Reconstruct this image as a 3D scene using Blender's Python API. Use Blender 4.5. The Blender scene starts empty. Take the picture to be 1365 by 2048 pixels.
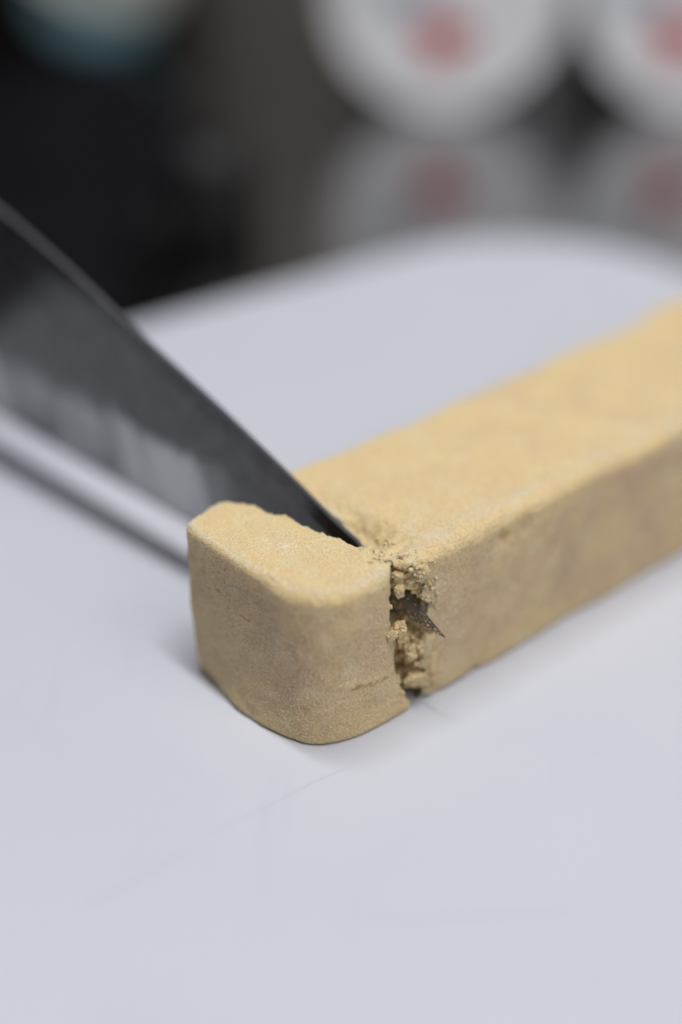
import bpy, math, random
import numpy as np

MM = 0.001
S = bpy.context.scene
COL = S.collection
rng = np.random.default_rng(7)
random.seed(7)

# ------------------------------------------------------------------ camera
cam_d = bpy.data.cameras.new("camera")
cam = bpy.data.objects.new("camera", cam_d)
COL.objects.link(cam)
cam.location = (0, 0, 0.155104)
cam.rotation_euler = (math.radians(60), 0, 0)
cam_d.sensor_fit = 'VERTICAL'
cam_d.sensor_height = 36
cam_d.lens = 60
cam_d.clip_start = 0.01
cam_d.clip_end = 20
cam_d.dof.use_dof = True
cam_d.dof.focus_distance = 0.2495
cam_d.dof.aperture_fstop = 3.25
S.camera = cam

# ------------------------------------------------------------------ light
world = bpy.data.worlds.new("World")
S.world = world
world.use_nodes = True
wb = world.node_tree.nodes["Background"]
wb.inputs[0].default_value = (0.86, 0.88, 1.0, 1)
wb.inputs[1].default_value = 0.09


def area(name, loc, target, sx, sy, power, col):
    d = bpy.data.lights.new(name, 'AREA')
    d.shape = 'RECTANGLE'
    d.size, d.size_y, d.energy, d.color = sx, sy, power, col
    o = bpy.data.objects.new(name, d)
    COL.objects.link(o)
    o.location = loc
    v = np.array(target) - np.array(loc)
    from mathutils import Vector
    o.rotation_euler = Vector(v).to_track_quat('-Z', 'Y').to_euler()
    return o


key_lamp = area("ceiling_lamp", (0.060, 0.170, 1.30), (0.060, 0.170, 0), 0.08, 1.0, 15.6, (0.98, 0.982, 1.0))
key_lamp.rotation_euler = (0, 0, math.atan2(0.676, 0.737))      # lengthened parallel to the knife to blur the tip's shadow
area("front_fill", (0.73, -0.62, 1.0), (0.0, 0.24, 0), 0.9, 0.9, 5.8, (0.98, 0.982, 1.0))  # unseen fill, added to brighten the front faces and the lids

S.view_settings.view_transform = 'Standard'
S.view_settings.look = 'None'
S.view_settings.exposure = 0
S.view_settings.gamma = 1
S.view_settings.use_curve_mapping = False
S.cycles.max_bounces = 10
S.cycles.glossy_bounces = 6


# ------------------------------------------------------------------ helpers
def new_obj(name, mesh, mat=None, parent=None):
    o = bpy.data.objects.new(name, mesh)
    COL.objects.link(o)
    if mat is not None and not mesh.materials:
        mesh.materials.append(mat)
    if parent is not None:
        o.parent = parent
    return o


def empty(name, loc=(0, 0, 0)):
    o = bpy.data.objects.new(name, None)
    o.empty_display_size = 0.01
    COL.objects.link(o)
    o.location = loc
    return o


def tag(o, label=None, cat=None, group=None, kind=None):
    for k, v in (("label", label), ("category", cat), ("group", group), ("kind", kind)):
        if v:
            o[k] = v
    return o


def mesh_np(name, co, quads=None, tris=None, smooth=True):
    faces = []
    if quads is not None:
        faces += np.asarray(quads).tolist()
    if tris is not None:
        faces += np.asarray(tris).tolist()
    m = bpy.data.meshes.new(name)
    m.from_pydata(np.asarray(co, float).tolist(), [], faces)
    m.update()
    if smooth:
        m.polygons.foreach_set("use_smooth", np.ones(len(m.polygons), bool))
    return m


def set_attr(m, name, arr):
    a = m.attributes.new(name, 'FLOAT', 'POINT')
    a.data.foreach_set("value", np.asarray(arr, np.float32))


# -------- noise on numpy arrays (gradient noise and cell noise)
_P = np.random.default_rng(3).permutation(4096)
_G = np.random.default_rng(4).normal(size=(4096, 3))
_G /= np.linalg.norm(_G, axis=1)[:, None]
_R = np.random.default_rng(5).random((4096, 3))


def _h(i, j, k):
    return _P[(_P[(_P[i & 4095] + j) & 4095] + k) & 4095]


def gnoise(p):
    p = np.asarray(p)
    f = np.floor(p).astype(np.int64)
    t = p - f
    w = t * t * t * (t * (t * 6 - 15) + 10)
    out = np.zeros(len(p))
    for a in (0, 1):
        for b in (0, 1):
            for c in (0, 1):
                g = _G[_h(f[:, 0] + a, f[:, 1] + b, f[:, 2] + c)]
                d = g[:, 0] * (t[:, 0] - a) + g[:, 1] * (t[:, 1] - b) + g[:, 2] * (t[:, 2] - c)
                wa = w[:, 0] if a else 1 - w[:, 0]
                wb_ = w[:, 1] if b else 1 - w[:, 1]
                wc = w[:, 2] if c else 1 - w[:, 2]
                out += d * wa * wb_ * wc
    return out * 1.6


def cell(p):
    """distance to nearest feature point, roughly 0..1"""
    p = np.asarray(p)
    f = np.floor(p).astype(np.int64)
    best = np.full(len(p), 9.0)
    for a in (-1, 0, 1):
        for b in (-1, 0, 1):
            for c in (-1, 0, 1):
                r = _R[_h(f[:, 0] + a, f[:, 1] + b, f[:, 2] + c)]
                d = ((f[:, 0] + a + r[:, 0] - p[:, 0]) ** 2 + (f[:, 1] + b + r[:, 1] - p[:, 1]) ** 2
                     + (f[:, 2] + c + r[:, 2] - p[:, 2]) ** 2)
                best = np.minimum(best, d)
    return np.sqrt(best)


def sstep(a, b, x):
    t = np.clip((x - a) / (b - a), 0, 1)
    return t * t * (3 - 2 * t)


# -------- the bar's own axes: u along the bar, v across it (mm)
AU = np.array([0.737, 0.676, 0.0])
AU /= np.linalg.norm(AU)
AV = np.array([-AU[1], AU[0], 0.0])


def W(uvz):
    """(u, v, z) in mm -> world metres"""
    q = np.atleast_2d(np.asarray(uvz, float)) * MM
    return q[:, :1] * AU + q[:, 1:2] * AV + q[:, 2:3] * np.array([0, 0, 1.0])


def w1(u, v, z):
    return tuple(W([[u, v, z]])[0])


# ------------------------------------------------------------------ materials
def mat_new(name):
    m = bpy.data.materials.new(name)
    m.use_nodes = True
    nt = m.node_tree
    return m, nt, nt.nodes["Principled BSDF"], nt.links


def nd(nt, t, **kw):
    n = nt.nodes.new(t)
    for k, v in kw.items():
        if k.startswith("i_"):
            n.inputs[k[2:].replace("_", " ")].default_value = v
        else:
            setattr(n, k, v)
    return n


def ramp(nt, fac, stops):
    r = nt.nodes.new("ShaderNodeValToRGB")
    e = r.color_ramp.elements
    while len(e) < len(stops):
        e.new(0.5)
    for el, (p, c) in zip(e, stops):
        el.position = p
        el.color = (*c, 1) if len(c) == 3 else c
    nt.links.new(fac, r.inputs[0])
    return r.outputs[0]


def mix(nt, fac, a, b, mode='MIX'):
    n = nt.nodes.new("ShaderNodeMix")
    n.data_type = 'RGBA'
    n.blend_type = mode
    for sock, val in ((n.inputs[0], fac), (n.inputs[6], a), (n.inputs[7], b)):
        if hasattr(val, "is_linked"):
            nt.links.new(val, sock)
        elif isinstance(val, (int, float)):
            sock.default_value = val
        else:
            sock.default_value = (*val, 1)
    return n.outputs[2]


def math_n(nt, op, a, b=None):
    n = nt.nodes.new("ShaderNodeMath")
    n.operation = op
    for i, v in enumerate((a, b)):
        if v is None:
            continue
        if hasattr(v, "is_linked"):
            nt.links.new(v, n.inputs[i])
        else:
            n.inputs[i].default_value = v
    return n.outputs[0]


def noise(nt, vec, scale, detail=3, rough=0.55, dist=0.0):
    n = nt.nodes.new("ShaderNodeTexNoise")
    n.inputs["Scale"].default_value = scale
    n.inputs["Detail"].default_value = detail
    n.inputs["Roughness"].default_value = rough
    n.inputs["Distortion"].default_value = dist
    nt.links.new(vec, n.inputs["Vector"])
    return n.outputs["Fac"]


def marzipan_mat(name, base, brown, pale, sss=0.5, sss_scale=0.0016):
    m, nt, p, L = mat_new(name)
    tc = nt.nodes.new("ShaderNodeTexCoord").outputs["Object"]
    # broad tone patches, in the paste itself
    n1 = noise(nt, tc, 95, 4, 0.6, 0.4)
    n2 = noise(nt, tc, 260, 4, 0.6, 0.3)
    n3 = noise(nt, tc, 3300, 3, 0.75)
    att = nt.nodes.new("ShaderNodeAttribute")
    att.attribute_name = "brown_amt"            # share of brown: most on the sides, less on top, base and torn faces
    att2 = nt.nodes.new("ShaderNodeAttribute")
    att2.attribute_name = "bloom"          # sugar bloom along the edges
    f1 = math_n(nt, 'MULTIPLY', ramp(nt, n1, [(0.30, (0.1, 0.1, 0.1)), (0.72, (0.95, 0.95, 0.95))]), att.outputs["Fac"])
    c = mix(nt, f1, base, brown)
    c = mix(nt, ramp(nt, n2, [(0.52, (0, 0, 0)), (0.76, (0.6,) * 3)]), c, pale)
    c = mix(nt, math_n(nt, 'MULTIPLY', att2.outputs["Fac"], ramp(nt, n2, [(0.3, (0.15,) * 3), (0.6, (1, 1, 1))])),
            c, (0.82, 0.73, 0.54))
    c = mix(nt, 1.0, c, ramp(nt, n3, [(0.32, (0.70, 0.68, 0.64)), (0.64, (1.08, 1.08, 1.07))]), 'MULTIPLY')
    L.new(c, p.inputs["Base Color"])
    p.inputs["Roughness"].default_value = 0.5
    p.inputs["Specular IOR Level"].default_value = 0.35
    p.inputs["Subsurface Weight"].default_value = sss
    p.inputs["Subsurface Radius"].default_value = (1.0, 0.62, 0.25)
    p.inputs["Subsurface Scale"].default_value = sss_scale
    nb = noise(nt, tc, 4200, 3, 0.7)
    b = nt.nodes.new("ShaderNodeBump")
    b.inputs["Strength"].default_value = 0.9
    b.inputs["Distance"].default_value = 0.0003
    L.new(nb, b.inputs["Height"])
    L.new(b.outputs[0], p.inputs["Normal"])
    return m


M_BASE, M_BROWN, M_PALE = (0.91, 0.705, 0.375), (0.71, 0.505, 0.335), (0.93, 0.82, 0.57)
MAT_MARZ = marzipan_mat("marzipan", M_BASE, M_BROWN, M_PALE)
MAT_CRUMB = marzipan_mat("marzipan_crumb", (0.92, 0.72, 0.39), (0.84, 0.62, 0.33), (0.93, 0.79, 0.50), 0.06, 0.0003)


def simple(name, col, rough, metal=0.0, spec=0.5):
    m, nt, p, L = mat_new(name)
    p.inputs["Base Color"].default_value = (*col, 1)
    p.inputs["Roughness"].default_value = rough
    p.inputs["Metallic"].default_value = metal
    p.inputs["Specular IOR Level"].default_value = spec
    return m, nt, p, L


# white plastic board: faint grey-blue knife marks and stains
MAT_BOARD, nt, p, L = mat_new("white_board_plastic")
tc = nt.nodes.new("ShaderNodeTexCoord").outputs["Object"]
mp = nt.nodes.new("ShaderNodeMapping")
mp.inputs["Rotation"].default_value = (0, 0, math.radians(-52))
mp.inputs["Scale"].default_value = (1, 0.10, 1)
L.new(tc, mp.inputs[0])
s1 = noise(nt, tc, 28, 4, 0.6, 0.3)
s2 = noise(nt, mp.outputs[0], 170, 3, 0.55, 0.5)
c = mix(nt, ramp(nt, s1, [(0.42, (0, 0, 0)), (0.75, (1, 1, 1))]), (0.582, 0.592, 0.640), (0.556, 0.571, 0.634))
c = mix(nt, ramp(nt, s2, [(0.60, (0, 0, 0)), (0.80, (0.5,) * 3)]), c, (0.50, 0.52, 0.61))
L.new(c, p.inputs["Base Color"])
p.inputs["Roughness"].default_value = 0.42
p.inputs["Specular IOR Level"].default_value = 0.3
nb = noise(nt, tc, 900, 3, 0.6)
b = nt.nodes.new("ShaderNodeBump")
b.inputs["Strength"].default_value = 0.15
b.inputs["Distance"].default_value = 0.0002
L.new(nb, b.inputs["Height"])
L.new(b.outputs[0], p.inputs["Normal"])

MAT_SCRATCH, *_ = simple("board_scratch", (0.555, 0.56, 0.61), 0.6)

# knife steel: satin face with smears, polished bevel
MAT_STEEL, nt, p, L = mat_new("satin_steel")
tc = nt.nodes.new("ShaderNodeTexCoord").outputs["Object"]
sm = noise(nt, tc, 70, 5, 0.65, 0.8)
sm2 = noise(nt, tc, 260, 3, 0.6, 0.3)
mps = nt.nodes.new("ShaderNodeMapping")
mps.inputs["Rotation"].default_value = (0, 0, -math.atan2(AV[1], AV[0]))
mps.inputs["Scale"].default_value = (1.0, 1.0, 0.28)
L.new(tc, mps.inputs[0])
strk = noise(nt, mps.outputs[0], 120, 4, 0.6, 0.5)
# upper face coloured dark for the dark surroundings it mirrors, paler hazy grind with an uneven upper limit below it (blade axes: z up)
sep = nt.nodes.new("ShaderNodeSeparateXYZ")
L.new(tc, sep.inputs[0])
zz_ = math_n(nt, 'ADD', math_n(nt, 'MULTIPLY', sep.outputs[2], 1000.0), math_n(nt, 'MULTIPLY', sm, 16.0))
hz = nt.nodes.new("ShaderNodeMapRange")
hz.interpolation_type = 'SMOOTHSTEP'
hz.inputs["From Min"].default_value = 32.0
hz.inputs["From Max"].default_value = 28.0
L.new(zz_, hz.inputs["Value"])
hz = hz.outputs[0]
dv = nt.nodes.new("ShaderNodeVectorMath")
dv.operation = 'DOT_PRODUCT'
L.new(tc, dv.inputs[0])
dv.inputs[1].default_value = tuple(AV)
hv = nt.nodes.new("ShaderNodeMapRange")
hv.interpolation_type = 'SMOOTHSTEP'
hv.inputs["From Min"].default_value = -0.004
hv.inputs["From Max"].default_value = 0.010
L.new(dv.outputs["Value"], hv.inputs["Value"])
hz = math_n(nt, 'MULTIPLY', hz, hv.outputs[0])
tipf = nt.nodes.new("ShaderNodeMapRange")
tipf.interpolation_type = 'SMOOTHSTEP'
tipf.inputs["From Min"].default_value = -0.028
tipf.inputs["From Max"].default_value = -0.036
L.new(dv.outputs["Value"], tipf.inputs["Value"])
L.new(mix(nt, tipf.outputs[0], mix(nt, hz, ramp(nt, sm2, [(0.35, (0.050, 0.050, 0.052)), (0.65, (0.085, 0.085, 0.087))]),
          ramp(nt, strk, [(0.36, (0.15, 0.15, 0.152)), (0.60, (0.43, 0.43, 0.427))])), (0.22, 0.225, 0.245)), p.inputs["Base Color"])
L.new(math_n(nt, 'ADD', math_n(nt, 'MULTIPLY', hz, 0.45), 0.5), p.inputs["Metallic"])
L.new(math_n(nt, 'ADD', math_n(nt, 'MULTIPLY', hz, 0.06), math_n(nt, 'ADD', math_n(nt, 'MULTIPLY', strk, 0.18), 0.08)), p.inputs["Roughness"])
MAT_BEVEL, *_ = simple("polished_edge", (0.72, 0.72, 0.75), 0.16, 1.0)
MAT_SPINE, *_ = simple("spine_steel", (0.46, 0.46, 0.48), 0.28, 1.0)
MAT_HANDLE, *_ = simple("black_handle", (0.015, 0.015, 0.017), 0.4)
MAT_GRAIN, *_ = simple("sugar_grain", (0.90, 0.80, 0.58), 0.36, 0, 0.7)

# steel worktop
MAT_TOP, nt, p, L = mat_new("worktop_steel")
tc = nt.nodes.new("ShaderNodeTexCoord").outputs["Object"]
p.inputs["Metallic"].default_value = 1.0
p.inputs["Base Color"].default_value = (0.37, 0.37, 0.37, 1)
nn = noise(nt, tc, 40, 3, 0.6)
L.new(ramp(nt, nn, [(0.3, (0.13,) * 3), (0.7, (0.2,) * 3)]), p.inputs["Roughness"])

MAT_TUB, *_ = simple("white_tub_plastic", (0.70, 0.70, 0.72), 0.4)
MAT_TUBLID, *_ = simple("white_lid_plastic", (0.86, 0.86, 0.87), 0.35)
MAT_RED, *_ = simple("red_print", (0.55, 0.02, 0.02), 0.5)
MAT_BLUEP, *_ = simple("blue_grey_print", (0.30, 0.36, 0.46), 0.5)
MAT_WALL, nt, p, L = simple("brown_panel", (0.33, 0.285, 0.25), 0.6)
MAT_GREYWALL, *_ = simple("grey_panel", (0.62, 0.62, 0.60), 0.5)
MAT_BAG, *_ = simple("black_cloth_weave", (0.007, 0.0065, 0.0085), 0.85, 0, 0.06)
MAT_POT, *_ = simple("black_pot_enamel", (0.006, 0.006, 0.007), 0.6)
MAT_CASE, *_ = simple("dark_case", (0.007, 0.0065, 0.006), 0.8, 0, 0.15)
MAT_TEAL, *_ = simple("teal_glaze", (0.30, 0.52, 0.60), 0.5)
MAT_BEIGE, *_ = simple("beige_glaze", (0.50, 0.49, 0.44), 0.5)


# ------------------------------------------------------------------ loft + displacement
def loft_faces(Mr, N):
    i = np.arange(Mr - 1)[:, None]
    j = np.arange(N)[None, :]
    j2 = (j + 1) % N
    return np.stack([i * N + j, i * N + j2, (i + 1) * N + j2, (i + 1) * N + j], -1).reshape(-1, 4)


def loft_normals(G):
    """G: (M,N,3) grid, closed along N; outward-pointing normals"""
    ds = np.roll(G, -1, 1) - np.roll(G, 1, 1)
    dt = np.empty_like(G)
    dt[1:-1] = G[2:] - G[:-2]
    dt[0] = G[1] - G[0]
    dt[-1] = G[-1] - G[-2]
    n = np.cross(ds, dt)
    n /= np.linalg.norm(n, axis=2)[..., None] + 1e-12
    return n


def round_poly(pts, rad, N, dens=None):
    """2-D polygon (counter-clockwise) with a radius for each corner, resampled to N points"""
    pts = np.asarray(pts, float)
    out = []
    n = len(pts)
    for i in range(n):
        a, b_, c_ = pts[i - 1], pts[i], pts[(i + 1) % n]
        d1 = (a - b_) / np.linalg.norm(a - b_)
        d2 = (c_ - b_) / np.linalg.norm(c_ - b_)
        ang = math.acos(np.clip(d1 @ d2, -1, 1))
        if rad[i] <= 0.01 or ang > 3.10:
            out.append(b_)
            continue
        t = rad[i] / math.tan(ang / 2)
        p0, p1 = b_ + d1 * t, b_ + d2 * t
        cen = b_ + (d1 + d2) / np.linalg.norm(d1 + d2) * rad[i] / math.sin(ang / 2)
        a0 = math.atan2(*(p0 - cen)[::-1])
        a1 = math.atan2(*(p1 - cen)[::-1])
        da = (a1 - a0 + math.pi) % (2 * math.pi) - math.pi
        for k in range(17):
            th = a0 + da * k / 16
            out.append(cen + rad[i] * np.array([math.cos(th), math.sin(th)]))
    out = np.array(out)
    cl = np.vstack([out, out[:1]])
    seg = np.linalg.norm(np.diff(cl, axis=0), axis=1)
    if dens is not None:
        mid = (cl[1:] + cl[:-1]) / 2
        seg = seg * dens(mid)
    s = np.concatenate([[0], np.cumsum(seg)])
    q = np.linspace(0, s[-1], N, endpoint=False)
    return np.stack([np.interp(q, s, cl[:, 0]), np.interp(q, s, cl[:, 1])], 1)


def grain_relief(P):
    """fine granular relief of almond paste, mm in, mm out"""
    big = gnoise(P / 7.0) * 0.30 + gnoise(P / 2.6 + 11) * 0.15 - np.clip(gnoise(P / 1.5 + 77) - 0.45, 0, 1) * 0.55
    mid = gnoise(P / 0.9 + 5) * 0.050
    fine = gnoise(P / 0.40 + 31) * 0.070 + gnoise(P / 0.22 + 3) * 0.045
    return big + mid + fine


def crumbly(P):
    """broken, torn surface"""
    a = 0.55 - cell(P / 2.4)
    b_ = 0.5 - cell(P / 0.95 + 7)
    c_ = 0.5 - cell(P / 0.45 + 17)
    return a * 1.7 + b_ * 0.75 + c_ * 0.28 + gnoise(P / 3.5 + 40) * 0.5


def seg_dist(P, pts):
    d = np.full(len(P), 1e9)
    pts = np.asarray(pts, float)
    for a, b_ in zip(pts[:-1], pts[1:]):
        ab = b_ - a
        t = np.clip(((P - a) @ ab) / (ab @ ab), 0, 1)
        d = np.minimum(d, np.linalg.norm(P - (a + t[:, None] * ab), axis=1))
    return d


# ------------------------------------------------------------------ setting
def grid_slab(name, pts2, z0, z1, bev, mat, parent=None, arc=8):
    """slab with a rounded top edge from a 2-D outline in metres"""
    pts2 = np.asarray(pts2)
    n = len(pts2)
    t = np.roll(pts2, -1, 0) - np.roll(pts2, 1, 0)
    nrm = np.stack([t[:, 1], -t[:, 0]], 1)
    nrm /= np.linalg.norm(nrm, axis=1)[:, None]
    loops = []
    for k in range(arc + 1):
        a = math.pi / 2 * k / arc
        ins = bev * (1 - math.sin(a))
        loops.append(np.column_stack([pts2 - nrm * ins, np.full(n, z1 - bev * (1 - math.cos(a)))]))
    loops.append(np.column_stack([pts2, np.full(n, z0 + bev * 0.5)]))
    loops.append(np.column_stack([pts2 - nrm * bev * 0.5, np.full(n, z0)]))
    G = np.array(loops)
    co = G.reshape(-1, 3)
    q = loft_faces(len(loops), n).tolist()
    q.append(list(range(n))[::-1])
    q.append([(len(loops) - 1) * n + i for i in range(n)])
    m = bpy.data.meshes.new(name)
    m.from_pydata(co.tolist(), [], q)
    # orientation
    import bmesh
    bm = bmesh.new()
    bm.from_mesh(m)
    bmesh.ops.recalc_face_normals(bm, faces=bm.faces)
    bm.to_mesh(m)
    bm.free()
    m.polygons.foreach_set("use_smooth", np.array([len(pp.vertices) == 4 for pp in m.polygons]))
    return new_obj(name, m, mat, parent)


TOPZ = -0.015
# worktop reaching to the wall behind and past the camera
wt = grid_slab("worktop", [(-0.75, -0.35), (0.95, -0.35), (0.95, 0.95), (-0.75, 0.95)], TOPZ - 0.03, TOPZ, 0.002, MAT_TOP)
tag(wt, kind="structure")

# cutting board: a rounded rectangle whose far corner points away from the camera
d1 = np.array([0.806, 0.592])
d2 = np.array([0.592, -0.806])
cc = np.array([0.043, 0.3605])
apex = cc + 0.0482 * (np.array([-0.592, 0.806]) + d1)
Lx, Ly = 0.30, 0.46
corners = [apex, apex - d1 * Lx, apex - d1 * Lx + d2 * Ly, apex + d2 * Ly]
out = round_poly(corners, [0.048] * 4, 260)
board = grid_slab("cutting_board", out, TOPZ, 0.0, 0.0022, MAT_BOARD)
tag(board, "white plastic cutting board with rounded corners under the marzipan and knife", "cutting board")

# ------------------------------------------------------------------ marzipan slice
H = 26.0
N = 720


def raw_poly(pts, rad):
    """rounded polygon with a fixed number of points per corner, so that two of them can be blended"""
    pts = np.asarray(pts, float)
    out, n = [], len(pts)
    for i in range(n):
        a, b_, c_ = pts[i - 1], pts[i], pts[(i + 1) % n]
        d1_ = (a - b_) / np.linalg.norm(a - b_)
        d2_ = (c_ - b_) / np.linalg.norm(c_ - b_)
        tt = rad[i]
        for k in range(13):        # quadratic corner
            w = k / 12
            p0, p1 = b_ + d1_ * tt, b_ + d2_ * tt
            out.append((1 - w) ** 2 * p0 + 2 * w * (1 - w) * b_ + w * w * p1)
    return np.array(out)


bot_r = raw_poly([(149.8, 146.7), (147.6, 154), (146.6, 165), (145.5, 172), (144.5, 178.4), (132.2, 177.6), (129.0, 163.0), (130.9, 146.9)],
                 [1.3, 3.0, 3.0, 2.5, 1.2, 2.6, 5.0, 10.0])
top_r = raw_poly([(145.3, 147.2), (146.6, 154.0), (144.7, 166.0), (142.8, 174.0), (140.0, 180.2), (131.3, 178.2), (130.3, 163.0), (130.5, 146.6)],
                 [2.0, 2.6, 3.0, 2.5, 0.9, 1.6, 5.0, 9.5])
clb = np.vstack([bot_r, bot_r[:1]])
clt = np.vstack([top_r, top_r[:1]])
sb = np.concatenate([[0], np.cumsum(np.linalg.norm(np.diff((clb + clt) / 2, axis=0), axis=1))])
qq = np.linspace(0, sb[-1], N, endpoint=False)
OUTB = np.stack([np.interp(qq, sb, clb[:, 0]), np.interp(qq, sb, clb[:, 1])], 1)
OUTT = np.stack([np.interp(qq, sb, clt[:, 0]), np.interp(qq, sb, clt[:, 1])], 1)


def outl_n(o_):
    t_ = np.roll(o_, -1, 0) - np.roll(o_, 1, 0)
    n_ = np.stack([t_[:, 1], -t_[:, 0]], 1)
    n_ /= np.linalg.norm(n_, axis=1)[:, None]
    for _ in range(4):
        n_ = np.roll(n_, 1, 0) + n_ + np.roll(n_, -1, 0)
        n_ /= np.linalg.norm(n_, axis=1)[:, None]
    return n_


nr = outl_n(OUTT)
NRB = outl_n(OUTB)
# how much each outline point belongs to the cut face (normal towards +u)
cutf = sstep(0.55, 0.9, nr[:, 0])
rim = (0.9 + 1.0 * sstep(165, 152, OUTT[:, 1])) * (1 - cutf) + 0.3 * cutf
for _ in range(12):
    rim = (np.roll(rim, 1) + rim + np.roll(rim, -1)) / 3
loops, bloom = [], []
cen = np.array([138.6, 163.0])


def slice_loop(inset, z):
    w = (1 - (1 - np.clip(z / H, 0, 1)) ** 3.2)[:, None]
    n_ = nr * w + NRB * (1 - w)
    return OUTB * (1 - w) + OUTT * w - n_ * inset[:, None]


topring = slice_loop(rim, np.full(N, H))
for k in np.linspace(0.0005, 0.985, 78):
    q = cen + (topring - cen) * k
    loops.append(np.column_stack([q, np.full(N, H)]))
    bloom.append(np.full(N, 1.0) * np.exp(-((1 - k) * 14 / 0.55) ** 2) * (1 - cutf))
for k in range(24):
    a = math.pi / 2 * k / 23
    z = H - rim * (1 - math.cos(a))
    q = slice_loop(rim * (1 - math.sin(a)), z)
    loops.append(np.column_stack([q, z]))
    bloom.append(np.exp(-(a / 0.55) ** 2) * (1 - cutf))
for k in np.linspace(0, 1, 200)[1:]:
    z = (H - rim) * (1 - k) + 0.9 * k
    loops.append(np.column_stack([slice_loop(np.zeros(N), z), z]))
    bloom.append(np.zeros(N))
for a in np.linspace(0, math.pi / 2, 8)[1:]:
    ins = 0.7 * (1 - math.cos(a))
    z = 0.9 - 0.9 * math.sin(a)
    loops.append(np.column_stack([slice_loop(np.full(N, ins), np.full(N, z)), np.full(N, z)]))
    bloom.append(np.zeros(N))
for k in (0.6, 0.001):
    q = cen + (loops[-1][:, :2] - cen) * k
    loops.append(np.column_stack([q, np.zeros(N)]))
    bloom.append(np.zeros(N))
G = np.array(loops)
nrm = loft_normals(G)
if (nrm[30, :, 2].mean()) < 0:
    nrm = -nrm
nrm[:78] = (0, 0, 1)
P = G.reshape(-1, 3)
NN = nrm.reshape(-1, 3)
CUT = np.tile(cutf, len(loops))
ROW = np.repeat(np.concatenate([sstep(0.93, 0.985, np.linspace(0.0005, 0.985, 78)) * 0.5, np.ones(len(loops) - 78)]), N)
rag = CUT * ROW
disp = grain_relief(P) * (0.9 + 0.2 * gnoise(P / 4)) + rag * (crumbly(P) * 0.42 - 0.05)
# rim of the top: slightly raised, uneven crest
BL = np.concatenate(bloom)
disp += BL * (0.0 + 0.24 * gnoise(P / 1.7 + 9) + 0.25 * gnoise(P / 0.7 + 19))
# torn crack and pits in the front
crack = [(133.9, 146.9, 10.3), (137.0, 146.9, 9.3), (139.5, 146.9, 8.9), (142.3, 146.9, 8.2), (144.2, 146.9, 8.4)]
wob = np.stack([gnoise(P / 1.1 + s) for s in (1, 50, 90)], 1) * 0.45
dc = seg_dist(P + wob, crack)
disp -= 0.75 * np.exp(-(dc / 0.30) ** 2) * (0.6 + 0.7 * gnoise(P / 1.3 + 70))
dcl = seg_dist(P + wob - np.array([0, 0, 0.6]), crack)
disp += 0.22 * np.exp(-(dcl / 0.5) ** 2)
for c0, r0, dp in (((131.9, 147.6, 15.6), 0.9, 0.45), ((133.0, 147.2, 13.2), 0.7, 0.35), ((135.6, 146.9, 22.6), 1.5, 0.3),
                   ((141.5, 146.9, 5.0), 1.2, 0.35), ((146.2, 146.9, 7.0), 1.3, 0.5), ((148.0, 146.9, 3.5), 1.2, 0.5)):
    dd = np.linalg.norm(P + wob * 1.4 - np.array(c0), axis=1)
    disp -= dp * np.exp(-(dd / r0) ** 2) * (0.7 + 0.6 * gnoise(P / 0.6))
disp *= sstep(-0.1, 0.5, P[:, 2]) * 0.85 + 0.15
P2 = P + NN * disp[:, None]
P2[:, 0] += CUT * sstep(153, 149, P[:, 1]) * (0.9 * gnoise(P / 2.1 + 15) + 0.5 * gnoise(P / 0.9 + 65)) * ROW
P2[:, 2] = np.maximum(P2[:, 2], 0.05)
SL = P2.copy()
SLN = NN
quads = loft_faces(len(loops), N)
m = mesh_np("slice_mesh", W(P2), quads[:, ::-1] if True else quads)
brown_amt = (0.25 + 0.75 * sstep(H - 1.2, H - 4.5, P[:, 2])) * (1 - 0.8 * rag) * (0.55 + 0.45 * sstep(0.0, 5.0, P[:, 2]))
set_attr(m, "brown_amt", brown_amt)
set_attr(m, "bloom", np.clip(BL, 0, 1))


def fix_normals(o):
    import bmesh
    bm = bmesh.new()
    bm.from_mesh(o.data)
    vol = bm.calc_volume(signed=True)
    bm.free()
    if vol < 0:
        o.data.flip_normals()


slice_o = new_obj("marzipan_slice", m, MAT_MARZ)
fix_normals(slice_o)
tag(slice_o, "golden marzipan slice with a rounded corner, cut from the end of the bar", "marzipan slice")

# ------------------------------------------------------------------ marzipan bar
NB = 620
secp = round_poly([(147.0, 0.0), (179.6, 0.0), (180.0, H), (147.0, H)], [1.0, 1.0, 1.6, 2.0], NB,
                  dens=lambda q: np.where(q[:, 1] < 0.2, 0.25, np.where(q[:, 0] > 178.8, 0.4, 1.0)))
t = np.roll(secp, -1, 0) - np.roll(secp, 1, 0)
ns = np.stack([t[:, 1], -t[:, 0]], 1)
ns /= np.linalg.norm(ns, axis=1)[:, None]
loops = []
cb = np.array([163.0, 12.5])


def u_end(v, z):
    """where the torn end of the bar stands"""
    return np.interp(v, [147, 150, 155, 160, 180], [152.1, 152.0, 151.8, 151.5, 150.6])


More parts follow.
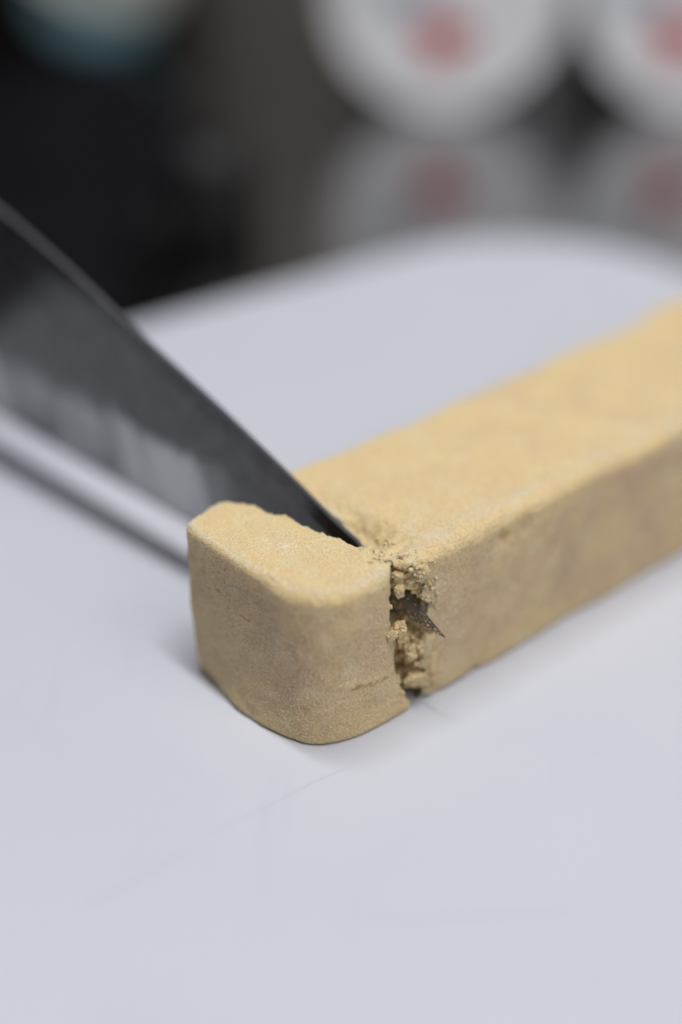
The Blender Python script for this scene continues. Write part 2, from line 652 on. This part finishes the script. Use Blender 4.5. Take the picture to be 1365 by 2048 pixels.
for k in np.linspace(0.0005, 0.985, 70):
    q = cb + (secp - cb) * k
    loops.append(np.column_stack([u_end(q[:, 0], q[:, 1]), q]))
for k in range(8):
    a = math.pi / 2 * k / 7
    q = secp - ns * (0.4 * (1 - math.sin(a)))
    loops.append(np.column_stack([u_end(q[:, 0], q[:, 1]) + 0.4 * (1 - math.cos(a)), q]))
uu, st = 0.55, 0.14
us = []
while uu < 148:
    us.append(uu)
    uu += st
    st = min(st * 1.012, 0.9)
for du in us:
    loops.append(np.column_stack([u_end(secp[:, 0], secp[:, 1]) + du, secp]))
for k in (0.6, 0.001):
    q = cb + (secp - cb) * k
    loops.append(np.column_stack([u_end(q[:, 0], q[:, 1]) + us[-1], q]))
G = np.array(loops)
nrm = loft_normals(G)
if nrm[150, :, :][np.argmax(secp[:, 1])][2] < 0:
    nrm = -nrm
nrm[:70] = (-1, 0, 0)
P = G.reshape(-1, 3)
NN = nrm.reshape(-1, 3)
dend = P[:, 0] - u_end(P[:, 1], P[:, 2])
rag = np.exp(-(dend / 1.5) ** 2)
disp = grain_relief(P) + rag * (crumbly(P) * np.interp(P[:, 1], [155, 162], [0.5, 0.25]))
disp += gnoise(P / 16.0 + 60) * 0.55
# crest along the front top edge
ridge = np.exp(-((P[:, 1] - 150.2) / 1.5) ** 2) * sstep(H - 2.2, H - 0.3, P[:, 2])
disp += ridge * (0.12 + 0.25 * gnoise(P / 3.1 + 9))
wob = np.stack([gnoise(P / 1.6 + s) for s in (1, 50, 90)], 1) * 0.8
for c0, r0, dp in (((168.5, 147.0, 22.6), 1.0, 1.3), ((173.0, 147.0, 22.6), 1.9, 0.8), ((166.3, 147.0, 22.3), 1.2, 0.5), ((153.5, 147.0, 1.0), 1.3, 1.0),
                   ((163.0, 147.0, 1.0), 0.9, 0.8), ((171.0, 147.0, 13.5), 2.2, 0.3), ((184.0, 147, 8), 4.0, 0.35)):
    dd = np.linalg.norm(P + wob - np.array(c0), axis=1)
    disp -= dp * np.exp(-(dd / r0) ** 2)
disp *= sstep(-0.1, 0.6, P[:, 2]) * 0.85 + 0.15
P2 = P + NN * disp[:, None]
# the top front corner has crumbled over towards the slice
P2[:, 2] += 1.4 * sstep(240, 247, P[:, 0]) * sstep(15, 24, P[:, 2])
# along the knife the top is dragged down into the cut
drag = np.exp(-(np.clip(dend, 0, None) / 2.6) ** 2) * sstep(16, 25, P[:, 2])
sink = np.interp(P[:, 1], [150, 160, 167.3, 174.8, 180], [2.4, 3.6, 1.0, 0.0, 0.0])
P2[:, 2] -= drag * (sink + 0.6 * gnoise(P / 1.9 + 33)) * sstep(151, 158, P[:, 1])
P2 += (drag * sstep(172, 164, P[:, 1]) * crumbly(P * 1.3 + 5) * 0.55)[:, None] * np.array([-0.4, 0, 0.8])
lip = np.exp(-(np.clip(dend, 0, None) / 2.6) ** 2) * np.exp(-((P[:, 1] - 151.6) / 5.0) ** 2) * sstep(17.4, 23.2, P[:, 2])
P2[:, 0] -= lip * (4.4 + 1.8 * gnoise(P / 1.5 + 23) + crumbly(P) * 0.6)
P2[:, 2] -= lip * (0.9 + 1.0 * gnoise(P / 1.9 + 33))
# torn paste still bridging the cut below the blade, with hollows
web = np.exp(-(np.clip(dend, 0, None) / 1.6) ** 2) * np.exp(-((P[:, 1] - 152.5) / 4.0) ** 2) * sstep(12.6, 11.2, P[:, 2]) * sstep(1.6, 3.4, P[:, 2])
P2[:, 0] -= web * np.clip(4.3 + 3.4 * gnoise(P / 2.6 + 81) + 1.8 * gnoise(P / 0.9 + 12), 0.4, 5.6)
jit = np.exp(-(np.clip(dend, 0, None) / 2.2) ** 2) * sstep(155, 151, P[:, 1])
P2[:, 0] += jit * (1.25 * gnoise(P / 2.3 + 5) + 0.7 * gnoise(P / 0.9 + 55))
P2[:, 2] = np.maximum(P2[:, 2], 0.05)
m = mesh_np("bar_mesh", W(P2), loft_faces(len(loops), NB))
brown_amt = (0.28 + 0.72 * sstep(H - 1.2, H - 5.0, P[:, 2]) + 0.35 * sstep(20, 40, dend) * sstep(0.45, 0.6, 0.5 + 0.5 * gnoise(P / 9))) * (1 - 0.85 * rag)
set_attr(m, "brown_amt", np.clip(brown_amt, 0, 1.1) * (0.5 + 0.5 * sstep(0, 6, P[:, 2])))
set_attr(m, "bloom", np.clip(ridge * 0.5 + rag * 0.25, 0, 1))
BR, BRN, BRD = P2.copy(), NN, dend
bar_o = new_obj("marzipan_bar", m, MAT_MARZ)
fix_normals(bar_o)
tag(bar_o, "long golden marzipan bar running back to the right edge", "marzipan bar")


# ------------------------------------------------------------------ sugar grains that catch the light
def grains(name, pts, nrms, sizes, parent, mat):
    tet = np.array([(1, 1, 1), (-1, -1, 1), (-1, 1, -1), (1, -1, -1), (-1, 1, 1), (1, -1, 1), (1, 1, -1), (-1, -1, -1)], float)
    cube_f = np.array([(0, 4, 1, 5), (2, 6, 3, 7), (0, 6, 2, 4), (1, 7, 3, 5), (0, 5, 3, 6), (4, 2, 7, 1)])
    n = len(pts)
    q = rng.normal(size=(n, 4))
    q /= np.linalg.norm(q, axis=1)[:, None]
    w, x, y, z = q.T
    Rm = np.stack([1 - 2 * (y * y + z * z), 2 * (x * y - z * w), 2 * (x * z + y * w), 2 * (x * y + z * w), 1 - 2 * (x * x + z * z),
                   2 * (y * z - x * w), 2 * (x * z - y * w), 2 * (y * z + x * w), 1 - 2 * (x * x + y * y)], 1).reshape(n, 3, 3)
    co = np.einsum('nij,kj->nki', Rm, tet * np.array([1, 0.8, 0.7])) * sizes[:, None, None] * 0.5 + pts[:, None, :]
    f = (cube_f[None] + 8 * np.arange(n)[:, None, None]).reshape(-1, 4)
    mm = mesh_np(name, W(co.reshape(-1, 3)), f, smooth=False)
    o = new_obj(name, mm, mat, parent)
    o["kind"] = "stuff"
    return o


vis = (SLN @ np.array([-0.35, -0.75, 0.6])) > 0.15
idx = rng.choice(np.where(vis & (SL[:, 2] > 0.6))[0], 6500, replace=False)
grains("sugar_grains", SL[idx], SLN[idx], rng.uniform(0.06, 0.15, len(idx)), slice_o, MAT_GRAIN)
cand = np.where((BRD < 26) & (BRD > 0.3) & (BR[:, 2] > 1.0) & ((BRN[:, 2] > 0.4) | (BRN[:, 1] < -0.4)))[0]
idx = rng.choice(cand, 3600, replace=False)
grains("sugar_grains", BR[idx], BRN[idx], rng.uniform(0.06, 0.15, len(idx)), bar_o, MAT_GRAIN)

# ------------------------------------------------------------------ kitchen knife
knife = empty("kitchen_knife", w1(151.0, 190, 0.0))
tag(knife, "wide steel kitchen knife cutting through the marzipan, tip poking out in front", "knife")


def kn_u(v):
    return 151.8 - (v - 142.7) * 0.016


VS = np.concatenate([np.linspace(142.7, 160, 60), np.linspace(160.6, 300, 90)])
sp_z = np.interp(VS, [142.7, 146.4, 149.8, 160.0, 167.3, 174.8, 190.3, 206.9, 225.4, 245.4, 262, 300],
                 [13.8, 16.0, 18.2, 22.6, 25.7, 28.9, 35.1, 40.8, 47.9, 54.1, 57.0, 58.0])
ed_z = np.interp(VS, [142.7, 146, 149, 153, 160, 170, 185, 203, 232, 262, 300],
                 [13.8, 13.2, 12.5, 11.6, 10.2, 8.9, 7.7, 7.0, 6.6, 5.8, 5.5])
k3 = np.ones(7) / 7
for arr in (sp_z, ed_z):
    arr[4:-4] = np.convolve(arr, k3, 'same')[4:-4]
thick = np.interp(VS, [142.7, 150, 165, 200, 300], [0.12, 0.75, 1.25, 1.7, 2.3])
bev = np.minimum(1.6, (sp_z - ed_z) * 0.25)
bz = ed_z + bev


def strip_mesh(name, cols, mat, parent, close=True):
    """cols: list of (len(VS),3) arrays in (u,v,z)"""
    A = np.array(cols)
    K, n, _ = A.shape
    co = W(A.reshape(-1, 3))
    f = []
    for a in range(K if close else K - 1):
        b_ = (a + 1) % K
        for i in range(n - 1):
            f.append((a * n + i, a * n + i + 1, b_ * n + i + 1, b_ * n + i))
    if close:
        f.append([a * n for a in range(K)])
        f.append([a * n + n - 1 for a in range(K)][::-1])
    off = np.array(parent.location)
    while parent.parent is not None:
        parent = parent.parent
    m_ = bpy.data.meshes.new(name)
    m_.from_pydata((co - np.array(KLOC)).tolist(), [], f)
    import bmesh
    bm = bmesh.new()
    bm.from_mesh(m_)
    bmesh.ops.recalc_face_normals(bm, faces=bm.faces)
    bm.to_mesh(m_)
    bm.free()
    return m_


KLOC = w1(151.0, 190, 0.0)
u0 = kn_u(VS)
ht = thick / 2
bt = ht * 0.62
LEAN = -0.11      # the blade leans over towards the slice
c = lambda du, z: np.column_stack([u0 + LEAN * (z - 13.8) + du, VS, z])
rz = np.minimum(0.25, (sp_z - bz) * 0.1)
spw = np.minimum(3.4, (sp_z - bz) * 0.22)      # flat false bevel below the spine
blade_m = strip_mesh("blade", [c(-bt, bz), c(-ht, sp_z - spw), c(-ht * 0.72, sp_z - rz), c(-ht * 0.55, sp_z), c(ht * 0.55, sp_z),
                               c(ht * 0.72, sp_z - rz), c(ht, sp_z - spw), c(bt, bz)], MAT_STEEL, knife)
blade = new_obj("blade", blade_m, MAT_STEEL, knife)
blade_m.materials.append(MAT_SPINE)
nV = len(VS) - 1
for i, pl_ in enumerate(blade_m.polygons):
    pl_.material_index = 0
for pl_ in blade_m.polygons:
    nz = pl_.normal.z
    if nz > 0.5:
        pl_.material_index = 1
edge_m = strip_mesh("edge_bevel", [c(-bt, bz), c(bt, bz), c(bt * 0.02 + 0.03, ed_z), c(-bt * 0.02 - 0.03, ed_z)], MAT_BEVEL, knife)
edge = new_obj("edge_bevel", edge_m, MAT_BEVEL, blade)

# handle beyond the frame: riveted scales
hs = []
for vv, zc, hh, hw in ((296, 45, 9.5, 7.5), (300, 44, 11, 9), (320, 43, 12, 10), (345, 42.5, 11, 10), (370, 42, 11.5, 10), (395, 40, 13, 10), (408, 38, 13, 9), (412, 37.5, 10, 6)):
    ring = []
    for k in range(20):
        a = 2 * math.pi * k / 20
        ring.append((kn_u(vv) - 3.5 + hw * abs(math.cos(a)) ** 0.7 * math.copysign(1, math.cos(a)), vv, zc + hh * abs(math.sin(a)) ** 0.7 * math.copysign(1, math.sin(a))))
    hs.append(ring)
hs = np.array(hs)
fq = loft_faces(len(hs), 20).tolist() + [list(range(20))[::-1], [(len(hs) - 1) * 20 + i for i in range(20)]]
hm = bpy.data.meshes.new("handle")
hm.from_pydata((W(hs.reshape(-1, 3)) - np.array(KLOC)).tolist(), [], fq)
handle = new_obj("handle", hm, MAT_HANDLE, knife)
fix_normals(handle)


# ------------------------------------------------------------------ crumbs in the cut
def ico(sub):
    import bmesh
    bm = bmesh.new()
    bmesh.ops.create_icosphere(bm, subdivisions=sub, radius=1)
    co = np.array([v.co[:] for v in bm.verts])
    f = [[v.index for v in fc.verts] for fc in bm.faces]
    bm.free()
    return co, f


ICO, ICOF = ico(5)


def crumb(pos, r, seed, label, parent=None, rough=1.0, rot=0.0, name="crumb"):
    q = ICO.copy()
    sd = seed * 13.7
    n = gnoise(q * 1.1 + sd) * 0.40 - np.abs(gnoise(q * 2.2 + sd)) * 0.45 + (0.5 - cell(q * 3.4 + sd)) * 0.16 + 0.1
    q = q * (1 + n)[:, None] * np.array(r) * 1.15
    q = q + ICO * ((0.5 - cell((q + sd) / 0.4)) * 0.22 + gnoise((q + sd) / 0.22) * 0.16)[:, None] * rough
    cr, sr = math.cos(rot), math.sin(rot)
    q = np.column_stack([q[:, 0] * cr - q[:, 2] * sr, q[:, 1], q[:, 0] * sr + q[:, 2] * cr])
    base = np.array(w1(*pos))
    mm = bpy.data.meshes.new(name)
    mm.from_pydata(W(q).tolist(), [], ICOF)
    mm.polygons.foreach_set("use_smooth", np.ones(len(mm.polygons), bool))
    set_attr(mm, "brown_amt", np.full(len(q), 0.4))
    set_attr(mm, "bloom", np.full(len(q), 0.15))
    o = bpy.data.objects.new(name, mm)
    COL.objects.link(o)
    mm.materials.append(MAT_CRUMB)
    o.location = base
    tag(o, label, "crumb", "crumbs in the cut")
    return o


CR = [((146.9, 147.7, 21.7), (0.62, 0.6, 0.98), 1, "small pale upright crumb wedged just above the knife tip", 0.1),
      ((146.9, 147.4, 15.5), (1.0, 0.8, 0.85), 2, "pale crumb just below the knife tip, beside the slice", 0.3),
      ((149.6, 147.8, 9.7), (0.95, 0.8, 1.25), 3, "ragged pale crumb midway down the cut, beside the dark hollow", 0.25),
      ((150.3, 147.4, 4.9), (1.55, 0.9, 0.95), 4, "yellowest and largest loose crumb, near the bottom of the cut", -0.2),
      ((153.6, 147.2, 6.3), (0.75, 0.5, 1.9), 5, "thin upright flake on the bar side low in the cut", -0.25),
      ((148.2, 148.8, 25.2), (1.25, 0.9, 0.6), 6, "flat crumb at the top of the cut between slice and bar", -0.35),
      ((151.2, 147.2, 23.3), (1.0, 0.6, 1.2), 7, "pointed crumb hanging from the top corner of the bar", -0.5),
      ((147.1, 148.3, 24.0), (0.85, 0.6, 0.5), 8, "tiny crumb under the flat crumb at the top of the cut", -0.5),
      ((144.9, 147.0, 15.2), (0.85, 0.5, 0.8), 9, "low lump on the slice edge left of the knife tip", 0.0),
      ((149.6, 149.4, 10.9), (0.9, 0.7, 1.3), 10, "tall ragged crumb behind the knife tip's lower edge", 0.1),
      ((149.4, 148.2, 22.0), (0.55, 0.5, 0.5), 11, "tiny crumb right of the pale upright crumb", 0.2)]
for pos, r, sd, lab, rt in CR:
    crumb(pos, r, sd, lab, rot=rt)

# fine crumb dust stuck to the tip of the blade and along its edges
pts, szs = [], []
for _ in range(420):
    vv = 143.6 + (154.5 - 143.6) * rng.random() ** 0.8
    a, b_ = np.interp(vv, VS, ed_z), np.interp(vv, VS, sp_z)
    fr = np.clip(rng.normal(0.45, 0.28), -0.03, 0.97)
    zz = a + (b_ - a) * fr
    if gnoise(np.array([[vv / 1.4, zz / 1.4, 3.3]]))[0] < -0.12 + 0.2 * (vv < 145.5):
        continue
    half = np.interp(vv, VS, ht) * 0.95 if fr > 0.3 else np.interp(vv, VS, bt) * max(0.1, fr / 0.3)
    s_ = rng.uniform(0.05, 0.16) if rng.random() < 0.85 else rng.uniform(0.18, 0.36)
    pts.append((kn_u(vv) + LEAN * (zz - 13.8) - half - s_ * 0.18, vv, zz))
    szs.append(s_)
for _ in range(60):       # rim of paste along the lower edge
    vv = rng.uniform(145.3, 154)
    pts.append((kn_u(vv) + rng.normal(0, 0.12), vv, np.interp(vv, VS, ed_z) + rng.normal(-0.05, 0.16)))
    szs.append(rng.uniform(0.1, 0.3))
ds = grains("crumb_dust", np.array(pts), None, np.array(szs), None, MAT_CRUMB)
tag(ds, "pale crumb dust sticking to the tip of the knife blade", "crumb dust")

# loose fine crumbs along the torn edges
pool = np.where((BRD < 2.2) & (BR[:, 1] < 158.5) & (BR[:, 1] > 146.3) & ((BR[:, 2] > 18) | ((BR[:, 2] < 11.5) & (BR[:, 2] > 1.0))))[0]
pick = pool[rng.choice(len(pool), 380, replace=False)]
spool = np.where((SL[:, 1] < 151.5) & (SL[:, 0] > 143.3) & (SL[:, 2] > 2) & (SL[:, 2] < 26.2) & (CUT > 0.4))[0]
pick2 = spool[rng.choice(len(spool), 110, replace=False)]
cpos = np.vstack([BR[pick], SL[pick2]])
ic1, if1 = ico(2)
vs_, fs_ = [], []
for n_, c_ in enumerate(cpos):
    r_ = 0.12 + 0.36 * rng.random() ** 2.2
    q = ic1 * (1 + 0.55 * gnoise(ic1 * 1.6 + n_ * 3.1))[:, None] * rng.uniform(0.6, 1.25, 3) * r_
    fs_.append(np.array(if1) + len(vs_) * len(ic1))
    vs_.append(q + c_ + np.array([-0.10, -0.06, 0.05]))
fc = mesh_np("fine_crumbs", W(np.vstack(vs_)), None, np.vstack(fs_), smooth=True)
set_attr(fc, "brown_amt", np.full(len(fc.vertices), 0.3))
set_attr(fc, "bloom", np.full(len(fc.vertices), 0.2))
fco = new_obj("fine_crumbs", fc, MAT_CRUMB)
tag(fco, "scatter of fine pale crumbs along the torn edges of the cut", "crumbs", kind="stuff")

# fine scratch on the board in front of the slice
for sc, wd in (([(0.0006, 0.1945), (-0.004, 0.1915), (-0.0085, 0.1876), (-0.0130, 0.1842), (-0.0185, 0.1800)], [0.02, 0.07, 0.03, 0.08, 0.01]),
               ([(-0.0205, 0.1778), (-0.0235, 0.1745), (-0.0262, 0.1722), (-0.0292, 0.1697), (-0.0335, 0.1662)], [0.02, 0.30, 0.14, 0.34, 0.02]),
               ([(0.0030, 0.1640), (0.010, 0.1637), (0.016, 0.1644), (0.023, 0.1649), (0.0315, 0.1658)], [0.02, 0.22, 0.30, 0.18, 0.02])):
    sc, wd = np.array(sc), np.array(wd) * MM
    tn = (sc[-1] - sc[0]) / np.linalg.norm(sc[-1] - sc[0])
    dr = np.array([-tn[1], tn[0]])
    co = [(*(p_ + dr * w_), 0.00004) for p_, w_ in zip(sc, wd)] + [(*(p_ - dr * w_), 0.00004) for p_, w_ in zip(sc, wd)]
    scm = bpy.data.meshes.new("scratch")
    scm.from_pydata(co, [], [(i, i + 1, 6 + i, 5 + i) for i in range(4)])
    new_obj("scratch", scm, MAT_SCRATCH, board)


# ------------------------------------------------------------------ background tubs
def lathe(prof, seg=64):
    """profile of (radius, y) pairs around the y axis"""
    co, f = [], []
    for r, y in prof:
        for k in range(seg):
            a = 2 * math.pi * k / seg
            co.append((r * math.cos(a), y, r * math.sin(a)))
    n = len(prof)
    for i in range(n - 1):
        for k in range(seg):
            f.append((i * seg + k, i * seg + (k + 1) % seg, (i + 1) * seg + (k + 1) % seg, (i + 1) * seg + k))
    f.append(list(range(seg)))
    f.append([(n - 1) * seg + k for k in range(seg)][::-1])
    return co, f


def lathe_obj(name, prof, mat, parent, seg=64):
    co, f = lathe(prof, seg)
    mm = bpy.data.meshes.new(name)
    mm.from_pydata(co, [], f)
    mm.polygons.foreach_set("use_smooth", np.array([len(pp.vertices) == 4 for pp in mm.polygons]))
    o = new_obj(name, mm, mat, parent)
    fix_normals(o)
    return o


def blot(name, mat, parent, cx, cz, rx, rz_, y, seed):
    """flat printed mark of uneven outline on a lid"""
    co = [(cx, y, cz)]
    for k in range(28):
        a = 2 * math.pi * k / 28
        w = 1 + 0.16 * math.sin(3 * a + seed) + 0.1 * math.sin(5 * a + 2 * seed)
        co.append((cx + rx * w * math.cos(a), y, cz + rz_ * w * math.sin(a)))
    f = [(0, 1 + k, 1 + (k + 1) % 28) for k in range(28)]
    mm = bpy.data.meshes.new(name)
    mm.from_pydata(co, [], f)
    return new_obj(name, mm, mat, parent)


def tub(x, y, R, yaw, label, marks=True, mx=-0.001):
    t_ = empty("white_tub", (x, y, TOPZ + R))
    t_.rotation_euler = (0, 0, yaw)
    tag(t_, label, "tub", "white tubs lying on the worktop")
    lathe_obj("lid", [(R * 0.93, 0.0012), (R * 0.955, 0), (R * 0.99, 0.0012), (R, 0.003), (R, 0.013), (R * 0.985, 0.014)], MAT_TUBLID, t_)
    lathe_obj("body", [(R * 0.95, 0.0145), (R * 0.955, 0.03), (R * 0.93, 0.09), (R * 0.88, 0.105), (R * 0.86, 0.107)], MAT_TUB, t_)
    if marks:
        blot("red_mark", MAT_RED, t_, mx, -0.0150, 0.0082, 0.0082, 0.0009, 1.0)
        blot("blue_mark", MAT_BLUEP, t_, mx - 0.013, 0.0, 0.010, 0.004, 0.0009, 2.0)
    return t_


tub(0.0345, 0.562, 0.0395, 0.0, "white round tub lying on its side, red mark on its lid, left of the pair")
tub(0.1180, 0.562, 0.0395, 0.06, "white round tub lying on its side at the top right corner", mx=-0.007)
tub(0.0785, 0.640, 0.0395, -0.1, "shaded white tub lying further back between two brighter tubs", marks=False)


# ------------------------------------------------------------------ panels behind
def box(name, x0, x1, y0, y1, z0, z1, mat, bev=0.002):
    return grid_slab(name, [(x0, y0), (x1, y0), (x1, y1), (x0, y1)], z0, z1, bev, mat)


bw = box("wall", -0.75, 0.95, 0.952, 0.99, TOPZ - 0.03, 0.62, MAT_WALL)
tag(bw, kind="structure")
gp_ = box("grey_panel", 0.045, 0.42, 0.86, 0.90, TOPZ, 0.40, MAT_GREYWALL)
tag(gp_, "plain grey upright panel standing behind the white tubs", "panel")

bx = box("black_case", -0.34, -0.078, 0.80, 0.93, TOPZ, 0.30, MAT_CASE, 0.004)
tag(bx, "large black case filling the dark background on the left, behind the bowl", "case")

# black crumpled cloth on the worktop at the left
gx, gy = np.meshgrid(np.linspace(-1, 1, 90), np.linspace(-1, 1, 110))
rr = np.sqrt(gx ** 2 + gy ** 2)
ed = np.maximum(np.abs(gx), np.abs(gy))
pp = np.column_stack([gx.ravel() * 2.6, gy.ravel() * 3.0, np.zeros(gx.size)])
hgt = 0.006 + 0.010 * np.clip(gnoise(pp + 3) + 0.35, 0, 2) + 0.006 * (0.6 - np.abs(gnoise(pp * 2.1 + 9))) + 0.002 * gnoise(pp * 6)
hgt *= sstep(1.0, 0.72, ed.ravel())
wx = gnoise(pp * 0.8 + 21) * 0.12
wy = gnoise(pp * 0.8 + 51) * 0.10
top = np.column_stack([(gx.ravel() + wx) * 0.088, (gy.ravel() + wy) * 0.098, np.maximum(hgt, 0) + 0.0014])
bot = top.copy()
bot[:, 2] = np.maximum(bot[:, 2] - 0.0012, 0.0)
nx, ny = 90, 110
idx = np.arange(nx * ny).reshape(ny, nx)
qt = np.stack([idx[:-1, :-1], idx[:-1, 1:], idx[1:, 1:], idx[1:, :-1]], -1).reshape(-1, 4)
qb = qt[:, ::-1] + nx * ny
bd = np.concatenate([idx[0, :], idx[1:, -1], idx[-1, -2::-1], idx[-2:0:-1, 0]])
bd2 = np.roll(bd, -1)
qs = np.stack([bd2, bd, bd + nx * ny, bd2 + nx * ny], -1)
cm = mesh_np("black_cloth", np.vstack([top, bot]), np.vstack([qt, qb, qs]))
cloth = new_obj("black_cloth", cm, MAT_BAG)
cloth.location = (-0.142, 0.487, TOPZ)
tag(cloth, "crumpled black cloth on the worktop behind the knife, left side", "cloth")


# black pot with a rim and a lug
def zlathe(name, prof, mat, parent, seg=48):
    co, f = lathe(prof, seg)
    co = [(x, -z, y) for x, y, z in co]
    mm = bpy.data.meshes.new(name)
    mm.from_pydata(co, [], f)
    mm.polygons.foreach_set("use_smooth", np.array([len(pp.vertices) == 4 for pp in mm.polygons]))
    o = new_obj(name, mm, mat, parent)
    fix_normals(o)
    return o


pot = empty("black_pot", (-0.036, 0.462, TOPZ))
tag(pot, "small black round pot standing just beyond the cutting board behind the knife", "pot")
zlathe("body", [(0.0115, 0), (0.0125, 0.001), (0.0128, 0.016), (0.0132, 0.018), (0.0122, 0.018), (0.0117, 0.016), (0.0115, 0.002)], MAT_POT, pot)
zlathe("lid", [(0.0132, 0.0183), (0.0132, 0.020), (0.010, 0.022), (0.003, 0.023), (0.003, 0.026), (0.004, 0.027), (0.001, 0.028)], MAT_POT, pot)

# teal and beige bowl leaning in the dark
bowl = empty("glazed_bowl", (-0.090, 0.648, TOPZ + 0.0265))
bowl.rotation_euler = (math.radians(8), math.radians(20), 0)
tag(bowl, "blurred bowl with a teal base and beige rim at the top left", "bowl")
prof1 = [(0.004, -0.026), (0.012, -0.0255), (0.019, -0.021), (0.0245, -0.012), (0.0275, -0.001)]
prof2 = [(0.0277, -0.0008), (0.0295, 0.010), (0.0305, 0.022), (0.0292, 0.0225), (0.027, 0.010), (0.022, -0.010), (0.014, -0.020), (0.003, -0.022)]
zlathe("base", prof1, MAT_TEAL, bowl)
zlathe("rim", prof2, MAT_BEIGE, bowl)
